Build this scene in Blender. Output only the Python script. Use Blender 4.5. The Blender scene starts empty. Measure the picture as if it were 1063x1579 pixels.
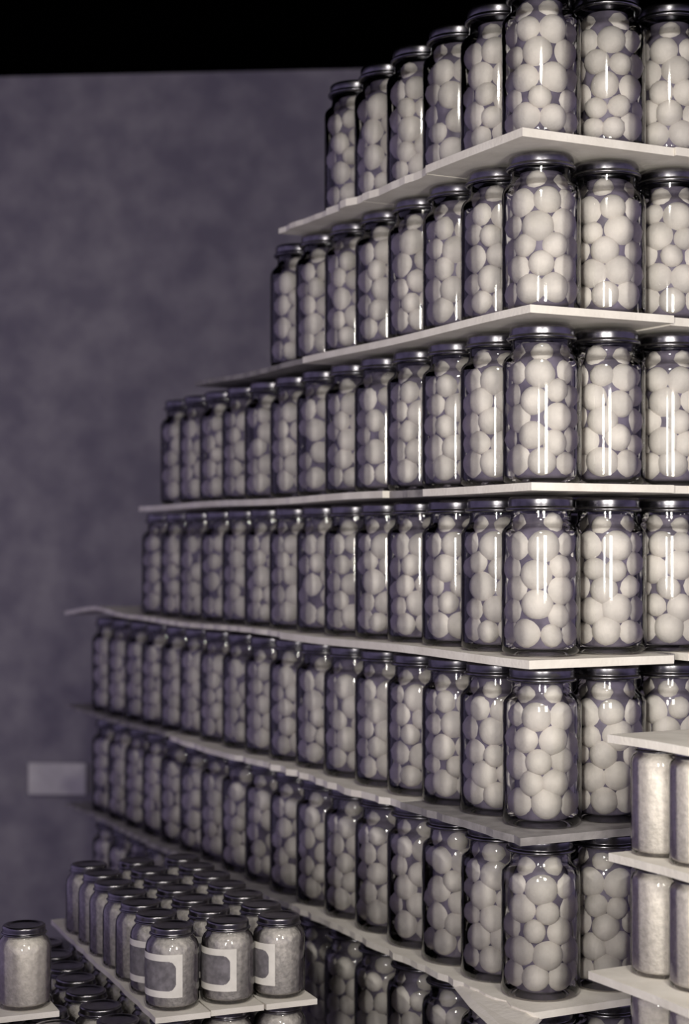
import bpy, math, random
from mathutils import Vector
from math import sin, cos, pi, radians
import numpy as np
random.seed(11)
S = bpy.context.scene
C = S.collection
F = 2570.0            # focal length in pixels of the 1063 x 1579 frame
H = 1.26              # camera height
HY = 840.0            # horizon row

def at(px, py, Z):
    return ((px - 531.5) * Z / F, Z, H - (py - HY) * Z / F)

# ------------------------------------------------------------------ materials
def mat(name, col, rough=.6, metal=0., spec=.5, noise=0., nscale=40., bump=0., bscale=60., col2=None, detail=4.):
    m = bpy.data.materials.new(name); m.use_nodes = True
    nt = m.node_tree; b = nt.nodes['Principled BSDF']
    b.inputs['Base Color'].default_value = (*col, 1)
    b.inputs['Roughness'].default_value = rough
    b.inputs['Metallic'].default_value = metal
    b.inputs['Specular IOR Level'].default_value = spec
    g = nt.nodes.new('ShaderNodeNewGeometry')
    if noise or col2:
        n = nt.nodes.new('ShaderNodeTexNoise'); n.inputs['Scale'].default_value = nscale
        n.inputs['Detail'].default_value = detail
        nt.links.new(g.outputs['Position'], n.inputs['Vector'])
        r = nt.nodes.new('ShaderNodeValToRGB')
        c2 = col2 or tuple(min(1, c * (1 + noise)) for c in col)
        c1 = col if col2 else tuple(c * (1 - noise) for c in col)
        r.color_ramp.elements[0].position = .35; r.color_ramp.elements[1].position = .65
        r.color_ramp.elements[0].color = (*c1, 1); r.color_ramp.elements[1].color = (*c2, 1)
        nt.links.new(n.outputs['Fac'], r.inputs['Fac'])
        nt.links.new(r.outputs['Color'], b.inputs['Base Color'])
    if bump:
        n = nt.nodes.new('ShaderNodeTexNoise'); n.inputs['Scale'].default_value = bscale
        n.inputs['Detail'].default_value = 5
        nt.links.new(g.outputs['Position'], n.inputs['Vector'])
        bp = nt.nodes.new('ShaderNodeBump'); bp.inputs['Strength'].default_value = bump
        bp.inputs['Distance'].default_value = .004
        nt.links.new(n.outputs['Fac'], bp.inputs['Height'])
        nt.links.new(bp.outputs['Normal'], b.inputs['Normal'])
    return m

def glass_mat(name, tint, edge):
    m = bpy.data.materials.new(name); m.use_nodes = True
    nt = m.node_tree; nt.nodes.clear()
    out = nt.nodes.new('ShaderNodeOutputMaterial')
    mix = nt.nodes.new('ShaderNodeMixShader')
    tr = nt.nodes.new('ShaderNodeBsdfTransparent')
    gl = nt.nodes.new('ShaderNodeBsdfGlossy'); gl.inputs['Roughness'].default_value = .07
    gl.inputs['Color'].default_value = (1, 1, 1, 1)
    lw = nt.nodes.new('ShaderNodeLayerWeight'); lw.inputs['Blend'].default_value = .5
    rp = nt.nodes.new('ShaderNodeValToRGB')
    rp.color_ramp.elements[0].position = .55; rp.color_ramp.elements[0].color = (*tint, 1)
    rp.color_ramp.elements[1].position = .93; rp.color_ramp.elements[1].color = (*edge, 1)
    fr = nt.nodes.new('ShaderNodeFresnel'); fr.inputs['IOR'].default_value = 1.55
    L = nt.links.new
    L(lw.outputs['Facing'], rp.inputs['Fac']); L(rp.outputs['Color'], tr.inputs['Color'])
    L(fr.outputs['Fac'], mix.inputs['Fac']); L(tr.outputs[0], mix.inputs[1]); L(gl.outputs[0], mix.inputs[2])
    L(mix.outputs[0], out.inputs['Surface'])
    return m

M = {}
M['fruit'] = mat('fruit_skin', (.52, .49, .46), .55, spec=.2, col2=(.68, .64, .60), nscale=22., bump=.15, bscale=300)
M['brine'] = mat('cloudy_brine', (.145, .127, .17), .45, spec=.3, noise=.3, nscale=35)
M['glass'] = glass_mat('jar_glass', (.97, .97, .97), (.72, .71, .74))
M['lid'] = mat('lid_metal', (.20, .195, .21), .26, metal=1., noise=.25, nscale=60)
M['lid_dark'] = mat('dark_lid_metal', (.24, .23, .245), .28, metal=1., noise=.2, nscale=60)
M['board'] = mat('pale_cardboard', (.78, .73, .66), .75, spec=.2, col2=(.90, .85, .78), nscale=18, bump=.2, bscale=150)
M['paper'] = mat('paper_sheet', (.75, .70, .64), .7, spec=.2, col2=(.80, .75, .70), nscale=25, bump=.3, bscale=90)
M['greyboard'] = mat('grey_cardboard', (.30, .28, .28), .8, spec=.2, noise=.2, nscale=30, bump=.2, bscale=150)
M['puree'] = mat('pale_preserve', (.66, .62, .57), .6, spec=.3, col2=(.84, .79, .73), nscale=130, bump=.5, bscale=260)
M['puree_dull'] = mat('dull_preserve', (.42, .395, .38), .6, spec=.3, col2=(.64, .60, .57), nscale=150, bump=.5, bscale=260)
M['label'] = mat('label_paper', (.84, .80, .74), .6, spec=.2, noise=.06, nscale=60)
M['label_dark'] = mat('label_print', (.20, .185, .20), .6, spec=.2, noise=.25, nscale=90)
M['wall'] = mat('dark_distemper_wall', (.27, .25, .30), .9, spec=.1, col2=(.40, .375, .41), nscale=9, bump=.5, bscale=120, detail=9.)
M['floor'] = mat('floor_concrete', (.22, .21, .22), .8, spec=.2, noise=.3, nscale=8, bump=.2)
M['blackout_ceiling'] = mat('unlit_black', (.001, .001, .001), 1., spec=0.)  # near black put into the colour, so the slab looks unlit
M['wood'] = mat('bench_wood', (.20, .18, .17), .7, spec=.2, noise=.3, nscale=12, bump=.3)
M['card'] = mat('notice_card', (.85, .82, .80), .8, spec=.1, noise=.06, nscale=20)

# ------------------------------------------------------------------ helpers
def mesh(name, vs, fs, ms, smooth=True, mi=None):
    me = bpy.data.meshes.new(name); me.from_pydata(vs, [], fs)
    for m in (ms if isinstance(ms, (list, tuple)) else [ms]): me.materials.append(m)
    if smooth: me.polygons.foreach_set('use_smooth', [True] * len(me.polygons))
    if mi: me.polygons.foreach_set('material_index', mi)
    me.update(); return me

def link(name, me, parent=None, loc=None, rot=None):
    o = bpy.data.objects.new(name, me); C.objects.link(o)
    if parent: o.parent = parent
    if loc: o.location = loc
    if rot: o.rotation_euler = rot
    return o

def tag(o, label, cat, group=None, kind=None):
    o['label'] = label; o['category'] = cat
    if group: o['group'] = group
    if kind: o['kind'] = kind
    return o

def lathe(name, prof, n, m, smooth=True, ripple=None):
    vs, fs = [], []; rings = []
    for (r, z) in prof:
        if r < 1e-6: rings.append([len(vs)]); vs.append((0, 0, z))
        else:
            rings.append(list(range(len(vs), len(vs) + n)))
            for i in range(n):
                a = 2 * pi * i / n
                rr = r + (ripple * (1 if i % 2 else -1) if ripple and r > prof[2][0] * .9 else 0)
                vs.append((rr * cos(a), rr * sin(a), z))
    for A_, B_ in zip(rings, rings[1:]):
        for i in range(n):
            j = (i + 1) % n
            if len(A_) == 1: fs.append((A_[0], B_[j], B_[i]))
            elif len(B_) == 1: fs.append((A_[i], A_[j], B_[0]))
            else: fs.append((A_[i], A_[j], B_[j], B_[i]))
    return mesh(name, vs, fs, m, smooth)

def box(name, sx, sy, sz, m, bev=.002, parent=None, loc=(0, 0, 0), rz=0):
    import bmesh
    bm = bmesh.new(); bmesh.ops.create_cube(bm, size=1)
    for v in bm.verts: v.co = (v.co.x * sx, v.co.y * sy, (v.co.z + .5) * sz)
    if bev: bmesh.ops.bevel(bm, geom=bm.edges[:], offset=bev, segments=2, affect='EDGES')
    me = bpy.data.meshes.new(name); bm.to_mesh(me); bm.free(); me.materials.append(m)
    return link(name, me, parent, loc, (0, 0, rz))

def lid_profile(R, zb, zt, bead, cr, seal):
    # rolled bead at the foot of the skirt, straight skirt, rounded top edge, sunk panel
    p = [(R - .005, zb + bead)]
    for i in range(9):
        a = -pi / 2 - .4 + i * (pi + .8) / 8
        p.append((R + bead * cos(a) * 1.1, zb + bead + bead * sin(a)))
    p.append((R - .0006, zb + 2 * bead + .002)); p.append((R - .0006, zt - cr - .001))
    for i in range(9):
        a = i * (pi / 2) / 8
        p.append((R - .0006 - cr + cr * cos(a), zt - cr + cr * sin(a)))
    p += [(R - cr - .0040, zt - .0003), (R - cr - .0060, zt - .0015), (R - cr - .0085, zt - .0022), (0, zt - .0018)]
    return p

# ------------------------------------------------------------------ the big jar
RG = .0618
JH = .246
big_glass = lathe('glass_body', [(0, .006), (.036, .004), (.047, 0), (.0545, .001), (.0600, .006), (.0618, .016), (.0618, .180),
    (.0613, .188), (.0595, .194), (.0560, .1985), (.0510, .2025), (.0480, .207), (.0472, .213), (.0472, .226)], 40, M['glass'])
big_lid = lathe('lid', lid_profile(.0512, .2235, .2455, .0032, .0050, 0), 56, M['lid'])
big_brine = lathe('brine', [(0, .010), (.038, .010), (.0425, .014), (.0425, .176), (.0410, .188), (.0360, .199), (.0330, .204), (.0330, .219), (0, .219)], 28, M['brine'])

# round fruit packings on the inner face of the jar (unrolled, relaxed)
RIN = .0598
def packing(seed):
    rnd = random.Random(seed)
    W = 2 * pi * .039
    P = []
    n = 29
    for i in range(n):
        r = rnd.uniform(.0200, .0280)
        P.append([rnd.uniform(0, W), rnd.uniform(.03, .175), r])
    for it in range(500):
        step = .5
        for i in range(n):
            for j in range(i + 1, n):
                dx = P[j][0] - P[i][0]
                if dx > W / 2: dx -= W
                if dx < -W / 2: dx += W
                dz = P[j][1] - P[i][1]
                d = math.hypot(dx, dz) + 1e-9
                need = (P[i][2] + P[j][2]) * .93
                if d < need:
                    k = (need - d) / d * .5 * step
                    P[i][0] -= dx * k; P[i][1] -= dz * k; P[j][0] += dx * k; P[j][1] += dz * k
        for p in P:
            p[1] -= .0003 * (1 if it < 400 else 0)
            p[1] = min(max(p[1], .012 + p[2] * .95), .190 - p[2] * .8)
    out = []
    for (u, z, r) in P:
        a = u / .039
        rc = RIN - r
        if z > .165: rc -= (z - .165) * .35
        out.append((rc * cos(a), rc * sin(a), z, r * .955))
    a0 = rnd.uniform(0, 2 * pi)
    for i in range(4):                       # fruit pushed up into the neck
        r = rnd.uniform(.0170, .0215)
        a = a0 + i * pi / 2 + rnd.uniform(-.2, .2)
        out.append(((.0452 - r) * cos(a), (.0452 - r) * sin(a), .2020 + rnd.uniform(-.003, .002), r))
    return out
PACKS = [packing(s) for s in range(8)]

def ball(name, seed, n, m_):
    rnd = np.random.default_rng(seed)
    import bmesh
    bm = bmesh.new(); bmesh.ops.create_icosphere(bm, subdivisions=n, radius=1)
    ph = rnd.uniform(0, 6, 3)
    for v in bm.verts:
        x, y, z = v.co
        k = 1 + .02 * math.sin(2.3 * x + ph[0]) + .02 * math.sin(2.6 * y + ph[1]) - .05 * math.exp(-((x * x + y * y) / .03)) * (z > 0)
        v.co = (x * k, y * k, z * k * .96)
    me = bpy.data.meshes.new(name); bm.to_mesh(me); bm.free()
    me.materials.append(m_); me.polygons.foreach_set('use_smooth', [True] * len(me.polygons))
    return me
BALLS = [ball('round_fruit', s, 3, M['fruit']) for s in range(3)]
BALL_LO = ball('round_fruit_far', 5, 2, M['fruit'])

# ------------------------------------------------------------------ the tower of big jars
A = radians(27)
DL = (-sin(A), cos(A)); DR = (cos(A), sin(A))
P = .125
O = (.307, 2.60)
def plan(k, j, o=O, dl=DL, dr=DR, p=P):
    return (o[0] + p * (k * dl[0] + j * dr[0]), o[1] + p * (k * dl[1] + j * dr[1]))
TH = .013                       # board thickness
PITCH = .2645
# top face of the board that tier t stands on (t = 0 is the top tier)
ZB = [H + .622 - PITCH * t for t in range(8)]
KMAX = [5, 7, 12, 13, 16, 16, 16, 16]
TIER = ['top', 'second', 'third', 'fourth', 'fifth', 'sixth', 'seventh', 'bottom']
ORD = ['', 'first', 'second', 'third', 'fourth', 'fifth', 'sixth', 'seventh', 'eighth', 'ninth', 'tenth', 'eleventh', 'twelfth',
       'thirteenth', 'fourteenth', 'fifteenth', 'sixteenth', 'seventeenth', 'eighteenth']
def where(k, j):
    if k == 0 and j == 0: return 'the tower corner'
    if j == 0: return '%s jar left of the corner' % ORD[k]
    return '%s jar right of the corner' % ORD[j]
proto = None
fruits = []                     # (visibility score, x, y, z, r, tier, where)
for t in range(8):
    cells = [(k, j) for k in range(KMAX[t] + 1) for j in (0, 1)] + [(k, j) for k in (0, 1) for j in (2, 3)]
    for (k, j) in cells:
        x, y = plan(k, j)
        x += random.uniform(-.0012, .0012); y += random.uniform(-.0012, .0012)
        z = ZB[t] + .0005
        rz = random.uniform(0, 2 * pi)
        if proto is None:
            proto = link('fruit_jar', None); g_ = link('glass_body', big_glass, proto)
            l_ = link('lid', big_lid, proto); b_ = link('brine', big_brine, proto)
            root = proto
            parts = [g_, l_, b_]
        else:
            root = proto.copy(); C.objects.link(root)
            for c in parts:
                d = c.copy(); C.objects.link(d); d.parent = root
        root.location = (x, y, z); root.rotation_euler = (0, 0, rz)
        front = (k == 0 or j == 0)
        T = TIER[t] + ' tier'
        if front:
            lab = 'big jar of round fruit, %s, %s' % (('at ' if k + j == 0 else '') + where(k, j), T)
        elif j == 1 and k >= 1:
            lab = 'big jar hidden one row behind the %s, %s' % (where(k, 0), T)
        else:
            lab = 'big jar hidden one row behind the %s, %s' % (where(0, j), T)
        tag(root, lab, 'jar', 'big fruit jars stacked in the tower')
        if not front or t == 7: continue
        pk = random.choice(PACKS)
        cx, cy = -x / math.hypot(x, y), -y / math.hypot(x, y)
        for (fx, fy, fz, r) in pk:
            X = fx * cos(rz) - fy * sin(rz); Y = fx * sin(rz) + fy * cos(rz)
            face = (X * cx + Y * cy) / (math.hypot(X, Y) + 1e-6)
            if face < -.35: continue
            wx, wy, wz = x + X, y + Y, z + fz
            px = 531.5 + F * wx / wy; py = HY - F * (wz - H) / wy
            vis = (-20 < px < 1083) and (30 < py < 1600) and face > .1
            score = (r / wy) * (1 + .25 * face) * (1 if vis else .2)
            fruits.append((score, wx, wy, wz, r, t, k, j))
fruits.sort(reverse=True)
first = None
for i, (sc, x, y, z, r, t, k, j) in enumerate(fruits[:300]):
    o = bpy.data.objects.new('round_fruit', BALLS[i % 3]); C.objects.link(o)
    o.location = (x, y, z); o.scale = (r, r, r)
    o.rotation_euler = (random.uniform(0, 6), random.uniform(0, 6), random.uniform(0, 6))
    w = 'corner jar' if k + j == 0 else where(k, j)
    tag(o, 'pale round fruit inside the %s, %s tier' % (w, TIER[t]), 'fruit', 'round fruit in the %s, %s tier' % (w, TIER[t]))
rest = fruits[300:]
n = len(BALL_LO.vertices); co = np.empty(n * 3); BALL_LO.vertices.foreach_get('co', co); co = co.reshape(-1, 3)
nf = len(BALL_LO.polygons); tri = np.empty(nf * 3, dtype=np.int64); BALL_LO.polygons.foreach_get('vertices', tri)
rng = np.random.default_rng(3)
V = np.empty((len(rest), n, 3)); T3 = np.empty((len(rest), nf * 3), dtype=np.int32)
for i, (sc, x, y, z, r, t, k, j) in enumerate(rest):
    q, _ = np.linalg.qr(rng.normal(size=(3, 3)))
    if np.linalg.det(q) < 0: q[:, 0] *= -1
    V[i] = co @ q.T * r + (x, y, z); T3[i] = tri + i * n
me = bpy.data.meshes.new('round_fruit_mass')
me.vertices.add(len(rest) * n); me.vertices.foreach_set('co', V.ravel())
nl = len(rest) * nf * 3
me.loops.add(nl); me.loops.foreach_set('vertex_index', T3.ravel())
me.polygons.add(nl // 3); me.polygons.foreach_set('loop_start', np.arange(0, nl, 3, dtype=np.int32))
me.polygons.foreach_set('use_smooth', np.ones(nl // 3, dtype=bool))
me.materials.append(M['fruit']); me.update(calc_edges=True); me.validate()
tag(link('round_fruit_mass', me), 'mass of smaller and more distant pale round fruit packed in the tower jars', 'fruit', kind='stuff')

# ------------------------------------------------------------------ boards between the tiers
def sheet(name, m, uv2w, u0, u1, v0, v1, z, th, wave, nu=40, nv=6, ragged=0., seed=0, smooth=False):
    """A thin board: u along the row, v across it; uv2w(u, v) gives the plan position."""
    rnd = random.Random(seed)
    vs, fs = [], []
    rag = [rnd.uniform(-1, 1) * ragged for _ in range(nu + 1)]
    for side in (0, 1):
        for i in range(nu + 1):
            u = u0 + (u1 - u0) * i / nu
            for q in range(nv + 1):
                v = v0 + (v1 - v0) * q / nv
                if q == 0: v += rag[i]
                x, y = uv2w(u, v)
                vs.append((x, y, z - (th if side else 0) + wave(u, v)))
    W = nv + 1; N = (nu + 1) * W
    for i in range(nu):
        for q in range(nv):
            a = i * W + q
            fs.append((a, a + 1, a + W + 1, a + W)); fs.append((N + a, N + a + W, N + a + W + 1, N + a + 1))
    for i in range(nu):
        a = i * W; fs.append((a, a + W, N + a + W, N + a))
        a = i * W + nv; fs.append((a, N + a, N + a + W, a + W))
    for q in range(nv):
        a = q; fs.append((a, N + a, N + a + 1, a + 1))
        a = nu * W + q; fs.append((a, a + 1, N + a + 1, N + a))
    me = mesh(name, vs, fs, m, smooth)
    import bmesh
    bm = bmesh.new(); bm.from_mesh(me); bmesh.ops.recalc_face_normals(bm, faces=bm.faces); bm.to_mesh(me); bm.free()
    return me

def left_uv(u, v):      # u in jars along the left face, v in metres from the jar axis line (negative = towards the viewer)
    x, y = plan(u, 0); return (x + DR[0] * v, y + DR[1] * v)
def right_uv(u, v):
    x, y = plan(0, u); return (x + DL[0] * v, y + DL[1] * v)

BW = .19
def lw(t, amp, tail, kt):
    ph = t * 1.7
    def f(u, v):
        a = amp * sin(u * 1.15 + ph) * .5
        if u > kt: a += tail * (sin((u - kt) * .9)) * min(1, (u - kt) / 2)
        return a
    return f
# (tier, face, u0, u1, overhang, material, thickness, ragged, extra z, amp, tail, where words)
SH = [
 (0, 'L', -.70, 1.62, .030, 'board', .013, .000, 0, .002, 0, 'under the top tier by the corner'),
 (0, 'L', 1.64, 3.45, .024, 'board', .013, .004, -.001, .003, 0, 'under the middle of the top tier, with a worn edge'),
 (0, 'L', 3.47, 4.60, .030, 'board', .013, .006, -.001, .003, 0, 'under the top tier left of the middle, with a notched edge'),
 (0, 'L', 4.62, 6.35, .022, 'board', .010, .003, -.002, .003, -.004, 'at the far left end of the top tier'),
 (0, 'R', .95, 3.8, .030, 'board', .013, .000, 0, .001, 0, 'under the right face of the top tier'),
 (1, 'L', -.70, 5.6, .016, 'board', .012, .000, 0, .003, 0, 'under the second tier by the corner'),
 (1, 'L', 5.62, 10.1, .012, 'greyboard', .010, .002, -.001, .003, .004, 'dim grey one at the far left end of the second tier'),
 (1, 'R', .95, 1.02, .016, 'board', .012, .000, 0, 0, 0, None),
 (1, 'R', 1.04, 3.8, .016, 'board', .013, .000, 0, .001, 0, 'under the right face of the second tier'),
 (2, 'L', -.70, 1.92, .014, 'board', .012, .000, 0, .001, 0, 'under the third tier by the corner'),
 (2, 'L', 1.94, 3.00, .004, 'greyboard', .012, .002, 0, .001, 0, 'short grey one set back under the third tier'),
 (2, 'L', 3.02, 12.9, .016, 'board', .012, .001, 0, .003, -.004, 'long one under the left of the third tier'),
 (2, 'R', .95, 3.8, .014, 'board', .012, .000, 0, .000, 0, 'under the right face of the third tier'),
 (3, 'L', -.70, 6.4, .018, 'board', .013, .000, 0, .003, 0, 'under the fourth tier by the corner'),
 (3, 'L', 6.42, 17.6, .012, 'board', .010, .003, -.001, .004, .016, 'wavy one trailing off left under the fourth tier'),
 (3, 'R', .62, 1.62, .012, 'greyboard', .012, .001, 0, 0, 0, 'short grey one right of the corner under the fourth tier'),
 (3, 'R', 1.80, 3.8, .016, 'board', .012, .000, 0, 0, 0, 'at the right edge under the fourth tier'),
 (4, 'L', 2.4, 6.8, .022, 'board', .012, .007, 0, .004, 0, 'with a torn edge under the middle of the fifth tier'),
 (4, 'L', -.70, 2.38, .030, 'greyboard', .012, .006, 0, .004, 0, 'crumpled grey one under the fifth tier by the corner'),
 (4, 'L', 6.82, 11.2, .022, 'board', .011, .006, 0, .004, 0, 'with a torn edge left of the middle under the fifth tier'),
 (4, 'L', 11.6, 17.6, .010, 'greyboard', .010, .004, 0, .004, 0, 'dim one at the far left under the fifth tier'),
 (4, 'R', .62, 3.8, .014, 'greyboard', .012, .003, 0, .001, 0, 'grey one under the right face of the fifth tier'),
 (5, 'L', -.70, 6.1, .014, 'board', .011, .004, 0, .003, 0, 'under the sixth tier by the corner'),
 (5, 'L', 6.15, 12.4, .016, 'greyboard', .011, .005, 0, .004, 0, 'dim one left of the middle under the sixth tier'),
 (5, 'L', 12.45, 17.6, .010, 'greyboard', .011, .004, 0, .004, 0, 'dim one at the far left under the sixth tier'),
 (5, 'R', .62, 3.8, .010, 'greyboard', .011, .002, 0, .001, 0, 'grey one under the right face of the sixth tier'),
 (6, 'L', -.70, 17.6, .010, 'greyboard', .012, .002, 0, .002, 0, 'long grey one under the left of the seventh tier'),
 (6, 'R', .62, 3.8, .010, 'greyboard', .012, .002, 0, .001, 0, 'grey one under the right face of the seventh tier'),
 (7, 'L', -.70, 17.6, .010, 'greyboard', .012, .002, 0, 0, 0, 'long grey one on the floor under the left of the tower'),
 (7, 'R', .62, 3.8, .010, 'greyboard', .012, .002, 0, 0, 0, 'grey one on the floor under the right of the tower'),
]
for i, (t, face, u0, u1, oh, m, th, rag, dz, amp, tail, words) in enumerate(SH):
    if words is None: continue
    uv = left_uv if face == 'L' else right_uv
    v0 = -(RG + oh); v1 = BW
    if face == 'R': u0 = max(u0, 0) ; 
    f = lw(t, amp, tail, KMAX[t] + .5)
    if face == 'R':
        # starts where the left strip ends
        u0 = max(u0, (BW + .001) / P)
        f = (lambda u, v: 0.)
    me = sheet('cardboard_sheet', M[m], uv, u0, u1, v0, v1, ZB[t] + dz, th, f, nu=max(6, int((u1 - u0) * 5)), ragged=rag, seed=i)
    tag(link('cardboard_sheet', me), 'thin cardboard sheet ' + words, 'board', 'cardboard sheets between the jar tiers')

# loose paper sheet sticking out at the corner under the sixth tier
zz = ZB[5] + .0012
def plan_at(px, py, z):
    Z = (H - z) * F / (py - HY); return ((px - 531.5) * Z / F, Z)
q = [plan_at(640, 1462, zz), plan_at(690, 1497, zz), plan_at(772, 1586, zz), plan_at(800, 1600, zz), plan_at(838, 1556, zz), (.33, 2.70), (.17, 2.98)]
vs, fs = [], []
outer = [q[0], q[1], ((q[1][0] + q[2][0]) / 2 - .004, (q[1][1] + q[2][1]) / 2), q[2], q[3], q[4]]
inner = [(.155, 2.98), (.19, 2.90), (.23, 2.82), (.27, 2.74), (.30, 2.69), (.33, 2.66)]
nq = 8
for th in (0, .0006):
    for a, b in zip(outer, inner):
        for s in range(nq + 1):
            w = s / nq
            x = a[0] * (1 - w) + b[0] * w; y = a[1] * (1 - w) + b[1] * w
            droop = -.012 * (1 - w) ** 3 + .002 * sin(w * 14 + a[0] * 60) * (1 - w)
            vs.append((x, y, zz - th + droop - .0005))
W = nq + 1; N = len(outer) * W
for i in range(len(outer) - 1):
    for s in range(nq):
        a = i * W + s
        fs.append((a, a + 1, a + W + 1, a + W)); fs.append((N + a, N + a + W, N + a + W + 1, N + a + 1))
    a = i * W; fs.append((a, a + W, N + a + W, N + a))
for s in range(nq):
    fs.append((s, N + s, N + s + 1, s + 1)); a = (len(outer) - 1) * W + s; fs.append((a, a + 1, N + a + 1, N + a))
tag(link('paper_sheet', mesh('paper_sheet', vs, fs, M['paper'], False)),
    'white paper sheet poking out at the tower corner under the sixth tier', 'paper')

# ------------------------------------------------------------------ the small jars
sm_glass = lathe('glass_body', [(0, .004), (.026, .003), (.034, 0), (.0385, .002), (.0415, .007), (.0420, .013), (.0420, .088),
    (.0412, .096), (.0385, .103), (.0340, .108), (.0320, .111), (.0315, .118)], 32, M['glass'])
sm_lid = lathe('lid', lid_profile(.0340, .1120, .1262, .0016, .0036, 0), 44, M['lid_dark'])
def fillm(name, m): return lathe(name, [(0, .006), (.036, .006), (.0402, .010), (.0402, .088), (.0395, .095), (.0368, .102), (.0325, .106), (.0300, .110), (0, .110)], 28, m)
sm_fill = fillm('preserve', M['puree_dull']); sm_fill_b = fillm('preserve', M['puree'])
# curved label: pale frame round a dark printed field
def label_mesh():
    vs, fs, mi = [], [], []
    r = .0424; a0, a1 = radians(-212), radians(-72); z0, z1 = .022, .088; na, nz = 130, 64
    for i in range(na + 1):
        for q_ in range(nz + 1):
            a = a0 + (a1 - a0) * i / na; vs.append((r * cos(a), r * sin(a), z0 + (z1 - z0) * q_ / nz))
    L_ = (a1 - a0) * r; Hh = z1 - z0; bw = .0105; cr = .012
    for i in range(na):
        for q_ in range(nz):
            x = (i + .5) / na * L_; y = (q_ + .5) / nz * Hh
            hx = L_ / 2 - bw; hy = Hh / 2 - bw
            dx = abs(x - L_ / 2) - hx + cr; dy = abs(y - Hh / 2) - hy + cr
            d = math.hypot(max(dx, 0), max(dy, 0)) - cr
            a = i * (nz + 1) + q_
            fs.append((a, a + nz + 1, a + nz + 2, a + 1)); mi.append(1 if d < 0 else 0)
    me = mesh('paper_label', vs, fs, [M['label'], M['label_dark']], True, mi)
    return me
lab_me = label_mesh()

A2 = radians(22.6)
U2 = (cos(A2), sin(A2)); V2 = (-sin(A2), cos(A2)); P2 = .0895
o2x, o2y, _ = at(266, 1425, 2.60)
def pos2(c, r): return (o2x + P2 * (c * U2[0] + r * V2[0]), o2y + P2 * (c * U2[1] + r * V2[1]))
TOPZ = H - .592 - .1262       # board top under the labelled jars
LOWZ = TOPZ - .010 - .1275
def small_jar(x, y, z, fill, lab, group, rz=None, labelled=False):
    r = link('small_jar', None, None, (x, y, z), (0, 0, 0))
    link('glass_body', sm_glass, r); link('lid', sm_lid, r); link('preserve', fill, r)
    if labelled:
        l = link('paper_label', lab_me, r)
        l.rotation_euler = (0, 0, math.atan2(-x, y) * 1.0 + (rz or 0))
        l['label'] = 'white framed paper label with a dark middle'
    tag(r, lab, 'jar', group)
    return r
COLW = ['left', 'middle', 'right']
for c in range(3):
    for r in range(7):
        x, y = pos2(c, r); x += random.uniform(-.002, .002); y += random.uniform(-.002, .002)
        lb = r < 2
        if r == 0: w = 'small jar with framed label, %s one of the three front jars' % COLW[c]
        elif r == 1: w = 'small labelled jar just behind the %s front labelled jar' % COLW[c]
        else: w = 'small jar in the block, %s column, %s row from the front' % (COLW[c], ORD[r + 1])
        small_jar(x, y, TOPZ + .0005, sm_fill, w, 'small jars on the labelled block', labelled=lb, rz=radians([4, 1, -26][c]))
    # strip of board under each column
    def uvc(u, v, c=c):
        x, y = pos2(c, 0); return (x + V2[0] * u + U2[0] * v, y + V2[1] * u + U2[1] * v)
    me = sheet('cardboard_strip', M['board'], uvc, -.052 - .006 * (c == 0), .66, -.0435, .0435, TOPZ, .009, lambda u, v: 0, nu=20, nv=4, ragged=.002, seed=60 + c)
    tag(link('cardboard_strip', me), 'narrow cardboard strip under the %s column of labelled jars' % COLW[c], 'board', 'strips under the labelled jars')
for c in range(-4, 3):
    for r in range(0, 7):
        x, y = pos2(c, r); x += random.uniform(-.006, .006) * (c < 0); y += random.uniform(-.006, .006) * (c < 0)
        if c < 0:
            w = 'small jar on the lower level, %s column left of the labelled block, %s row' % (ORD[-c], ORD[r + 1])
        else:
            w = 'small jar below the labelled block, %s column, %s row' % (COLW[c], ORD[r + 1])
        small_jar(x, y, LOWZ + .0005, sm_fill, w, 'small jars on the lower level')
# the bright jar at the left edge on its own card
bx_, by_, _ = at(37, 1425, 2.60)
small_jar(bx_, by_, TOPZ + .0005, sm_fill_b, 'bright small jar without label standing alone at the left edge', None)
x2, y2 = bx_ + V2[0] * .09 - .002, by_ + V2[1] * .09
def uvb(u, v): return (bx_ + V2[0] * u + U2[0] * v, by_ + V2[1] * u + U2[1] * v)
me = sheet('cardboard_strip', M['board'], uvb, -.052, .14, -.055, .044, TOPZ, .009, lambda u, v: 0, nu=8, nv=4, ragged=.002, seed=77)
tag(link('cardboard_strip', me), 'cardboard strip under the bright jar at the left edge', 'board')

def bench(cx, cy, rz, sx, sy, top, lab):
    r = link('display_bench', None, None, (cx, cy, 0), (0, 0, rz))
    box('bench_top', sx, sy, .03, M['wood'], .003, r, (0, 0, top - .03))
    for a in (-1, 1):
        for b in (-1, 1): box('leg', .045, .045, top - .03, M['wood'], .003, r, (a * (sx / 2 - .04), b * (sy / 2 - .04), 0))
    tag(r, lab, 'bench')
a_ = pos2(-1, 3)
bench(a_[0], a_[1], A2, 7 * P2 + .03, 7 * P2 + .03, LOWZ - .0005, 'low wooden bench under the small jars at lower left')

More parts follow.
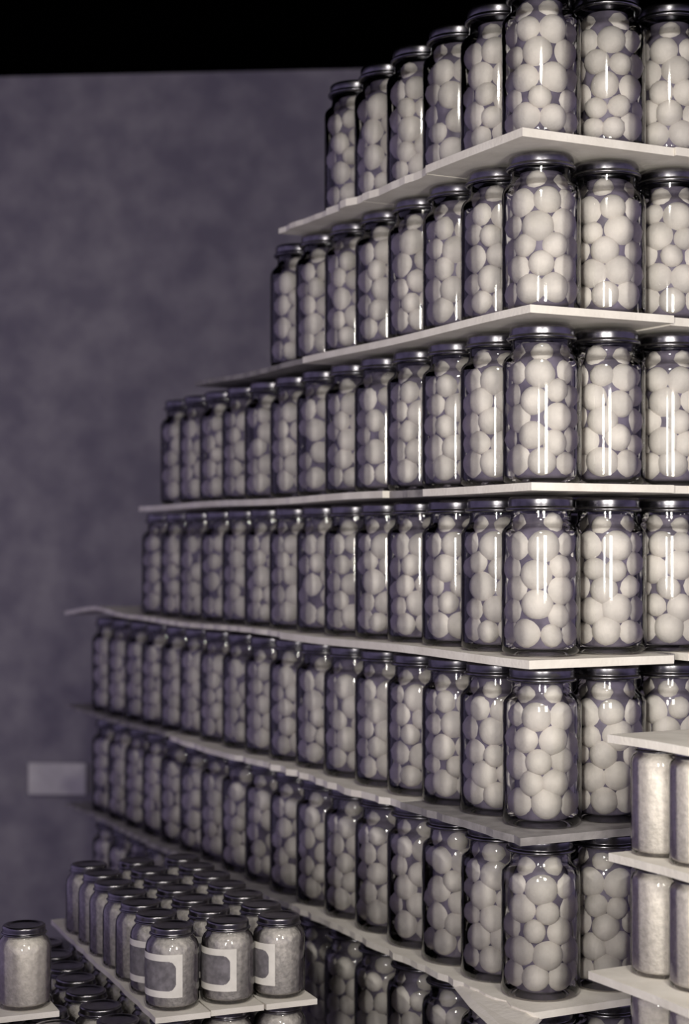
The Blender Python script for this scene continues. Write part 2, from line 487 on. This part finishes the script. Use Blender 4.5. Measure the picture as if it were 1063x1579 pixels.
# ------------------------------------------------------------------ pale jars block at the right edge
P3 = .0855
O3 = (.447, 2.355)
def pos3(k, j): return (O3[0] + P3 * (-k * DL[0] + j * DR[0]), O3[1] + P3 * (-k * DL[1] + j * DR[1]))
tall_glass = lathe('glass_body', [(0, .004), (.026, .003), (.034, 0), (.0388, .002), (.0415, .007), (.0420, .013), (.0420, .128),
    (.0412, .135), (.0385, .140), (.0345, .143), (.0335, .145), (.0335, .150)], 32, M['glass'])
tall_lid = lathe('lid', lid_profile(.0358, .1455, .1562, .0014, .0030, 0), 44, M['lid'])
tall_fill = lathe('preserve', [(0, .006), (.036, .006), (.0404, .010), (.0404, .127), (.0395, .133), (.0368, .138), (.0330, .141), (.0320, .146), (0, .146)], 28, M['puree'])
ZL = [H - .437, H - .6055, H - .774]
LV = ['upper', 'middle', 'lower']
for t, z in enumerate(ZL):
    for k in range(4):
        for j in range(2):
            x, y = pos3(k, j)
            r = link('preserve_jar', None, None, (x, y, z + .0005))
            link('glass_body', tall_glass, r); link('lid', tall_lid, r); link('preserve', tall_fill, r)
            w = ['back', 'second', 'third', 'fourth'][k]
            tag(r, 'tall pale jar, %s in the %s column, %s level of the right edge stack' % (w, ['near', 'far'][j], LV[t]), 'jar', 'pale jars stacked at the right edge')
def uv3(u, v):
    x, y = O3; return (x - DL[0] * u + DR[0] * v, y - DL[1] * u + DR[1] * v)
for t, (z, ov) in enumerate([(H - .437 + .1685, .018), (H - .437, .016), (H - .6055, .040), (H - .774, .012)]):
    me = sheet('shelf_board', M['board'], uv3, -.043 - (.016 if t == 2 else 0), 3.6 * P3, -.042 - ov, P3 + .05, z, .0115, lambda u, v: .0008 * sin(u * 20), nu=12, nv=6, ragged=.001, seed=90 + t)
    tag(link('shelf_board', me), 'pale board %s' % ['capping the pale jar stack at the right edge', 'between upper and middle levels of the right edge stack',
        'wide one between middle and lower levels of the right edge stack', 'under the lowest pale jars of the right edge stack'][t], 'board', 'boards of the right edge stack')
a_ = pos3(1.5, .5)
bench(a_[0], a_[1], A - pi / 2, 4 * P3 + .04, 2 * P3 + .06, H - .774 - .0125, 'wooden bench under the pale jars at the right edge')

# ------------------------------------------------------------------ the room
def slab(name, pts, z0, z1, m):
    n_ = len(pts)
    vs = [(x, y, z0) for x, y in pts] + [(x, y, z1) for x, y in pts]
    fs = [tuple(range(n_))[::-1], tuple(range(n_, 2 * n_))] + [(i, (i + 1) % n_, n_ + (i + 1) % n_, n_ + i) for i in range(n_)]
    o = link(name, mesh(name, vs, fs, m, False)); o['kind'] = 'structure'; return o
ZW = 5.3
CZ = H + 728 * 5.3 / F
slab('floor', [(-3, -3), (4, -3), (4, 6), (-3, 6)], -.1, 0, M['floor'])
slab('blackout_ceiling', [(-3, -3), (4, -3), (4, 6), (-3, 6)], CZ, CZ + .1, M['blackout_ceiling'])  # added slab, blacks out the purple world above the wall
slab('wall_back', [(-3, 5.49), (4, 4.96), (4, 5.2), (-3, 5.7)], 0, CZ, M['wall'])
# dim pale card on the back wall
x, y, z = at(88, 1201, 5.30)
o = box('notice_card', .185, .006, .10, M['card'], .001, None, (x, y - .0005 - .0, z - .05), -.0755)
tag(o, 'dim pale rectangular card on the dark back wall at lower left', 'card')

# ------------------------------------------------------------------ light, camera
wd = bpy.data.worlds.new('World'); S.world = wd; wd.use_nodes = True
bg = wd.node_tree.nodes['Background']; bg.inputs[0].default_value = (.55, .46, .80, 1); bg.inputs[1].default_value = .46
ld = bpy.data.lights.new('side_area_light', 'AREA'); ld.shape = 'RECTANGLE'; ld.size = .20; ld.size_y = .64  # added area light beside the tower, no window; fades towards the far left
ld.energy = 6.2; ld.color = (1, .96, .86); ld.spread = radians(130)
ls = bpy.data.lights.new('lamp_light', 'AREA'); ls.shape = 'RECTANGLE'; ls.size = .17; ls.size_y = .74
ls.energy = 6.2; ls.color = (1, .96, .87); ls.spread = radians(80)
l2 = link('lamp_light', ls); l2.location = (-.38, .05, H + .10); l2.rotation_euler = (pi / 2, 0, -.36)
lt = bpy.data.lights.new('lid_glint_light', 'AREA'); lt.shape = 'DISK'; lt.size = .22  # added overhead light, no real lamp; gives the lid edges their glints
lt.energy = 7; lt.color = (1, .96, .88); lt.spread = radians(110)
l3 = link('lid_glint_light', lt); l3.location = (.05, .35, H + 1.25)
l3.rotation_euler = (Vector((.1, 2.9, H)) - l3.location).to_track_quat('-Z', 'Y').to_euler()
lo = link('side_area_light', ld); lo.location = (.46, 1.12, H + .08)
d = Vector((.35, 2.6, H - .02)) - lo.location
lo.rotation_euler = d.to_track_quat('-Z', 'Y').to_euler()

cd = bpy.data.cameras.new('camera'); cam = link('camera', cd)
cd.sensor_fit = 'VERTICAL'; cd.sensor_height = 24.; cd.lens = 24. * F / 1579
cd.shift_y = (HY - 789.5) / 1579
cd.clip_start = .05
cam.location = (0, 0, H); cam.rotation_euler = (pi / 2, 0, 0)
cd.dof.use_dof = True; cd.dof.focus_distance = 2.55; cd.dof.aperture_fstop = 2.0
S.camera = cam
S.view_settings.view_transform = 'Standard'; S.view_settings.look = 'None'
S.view_settings.exposure = 0; S.view_settings.gamma = 1
S.cycles.transparent_max_bounces = 24
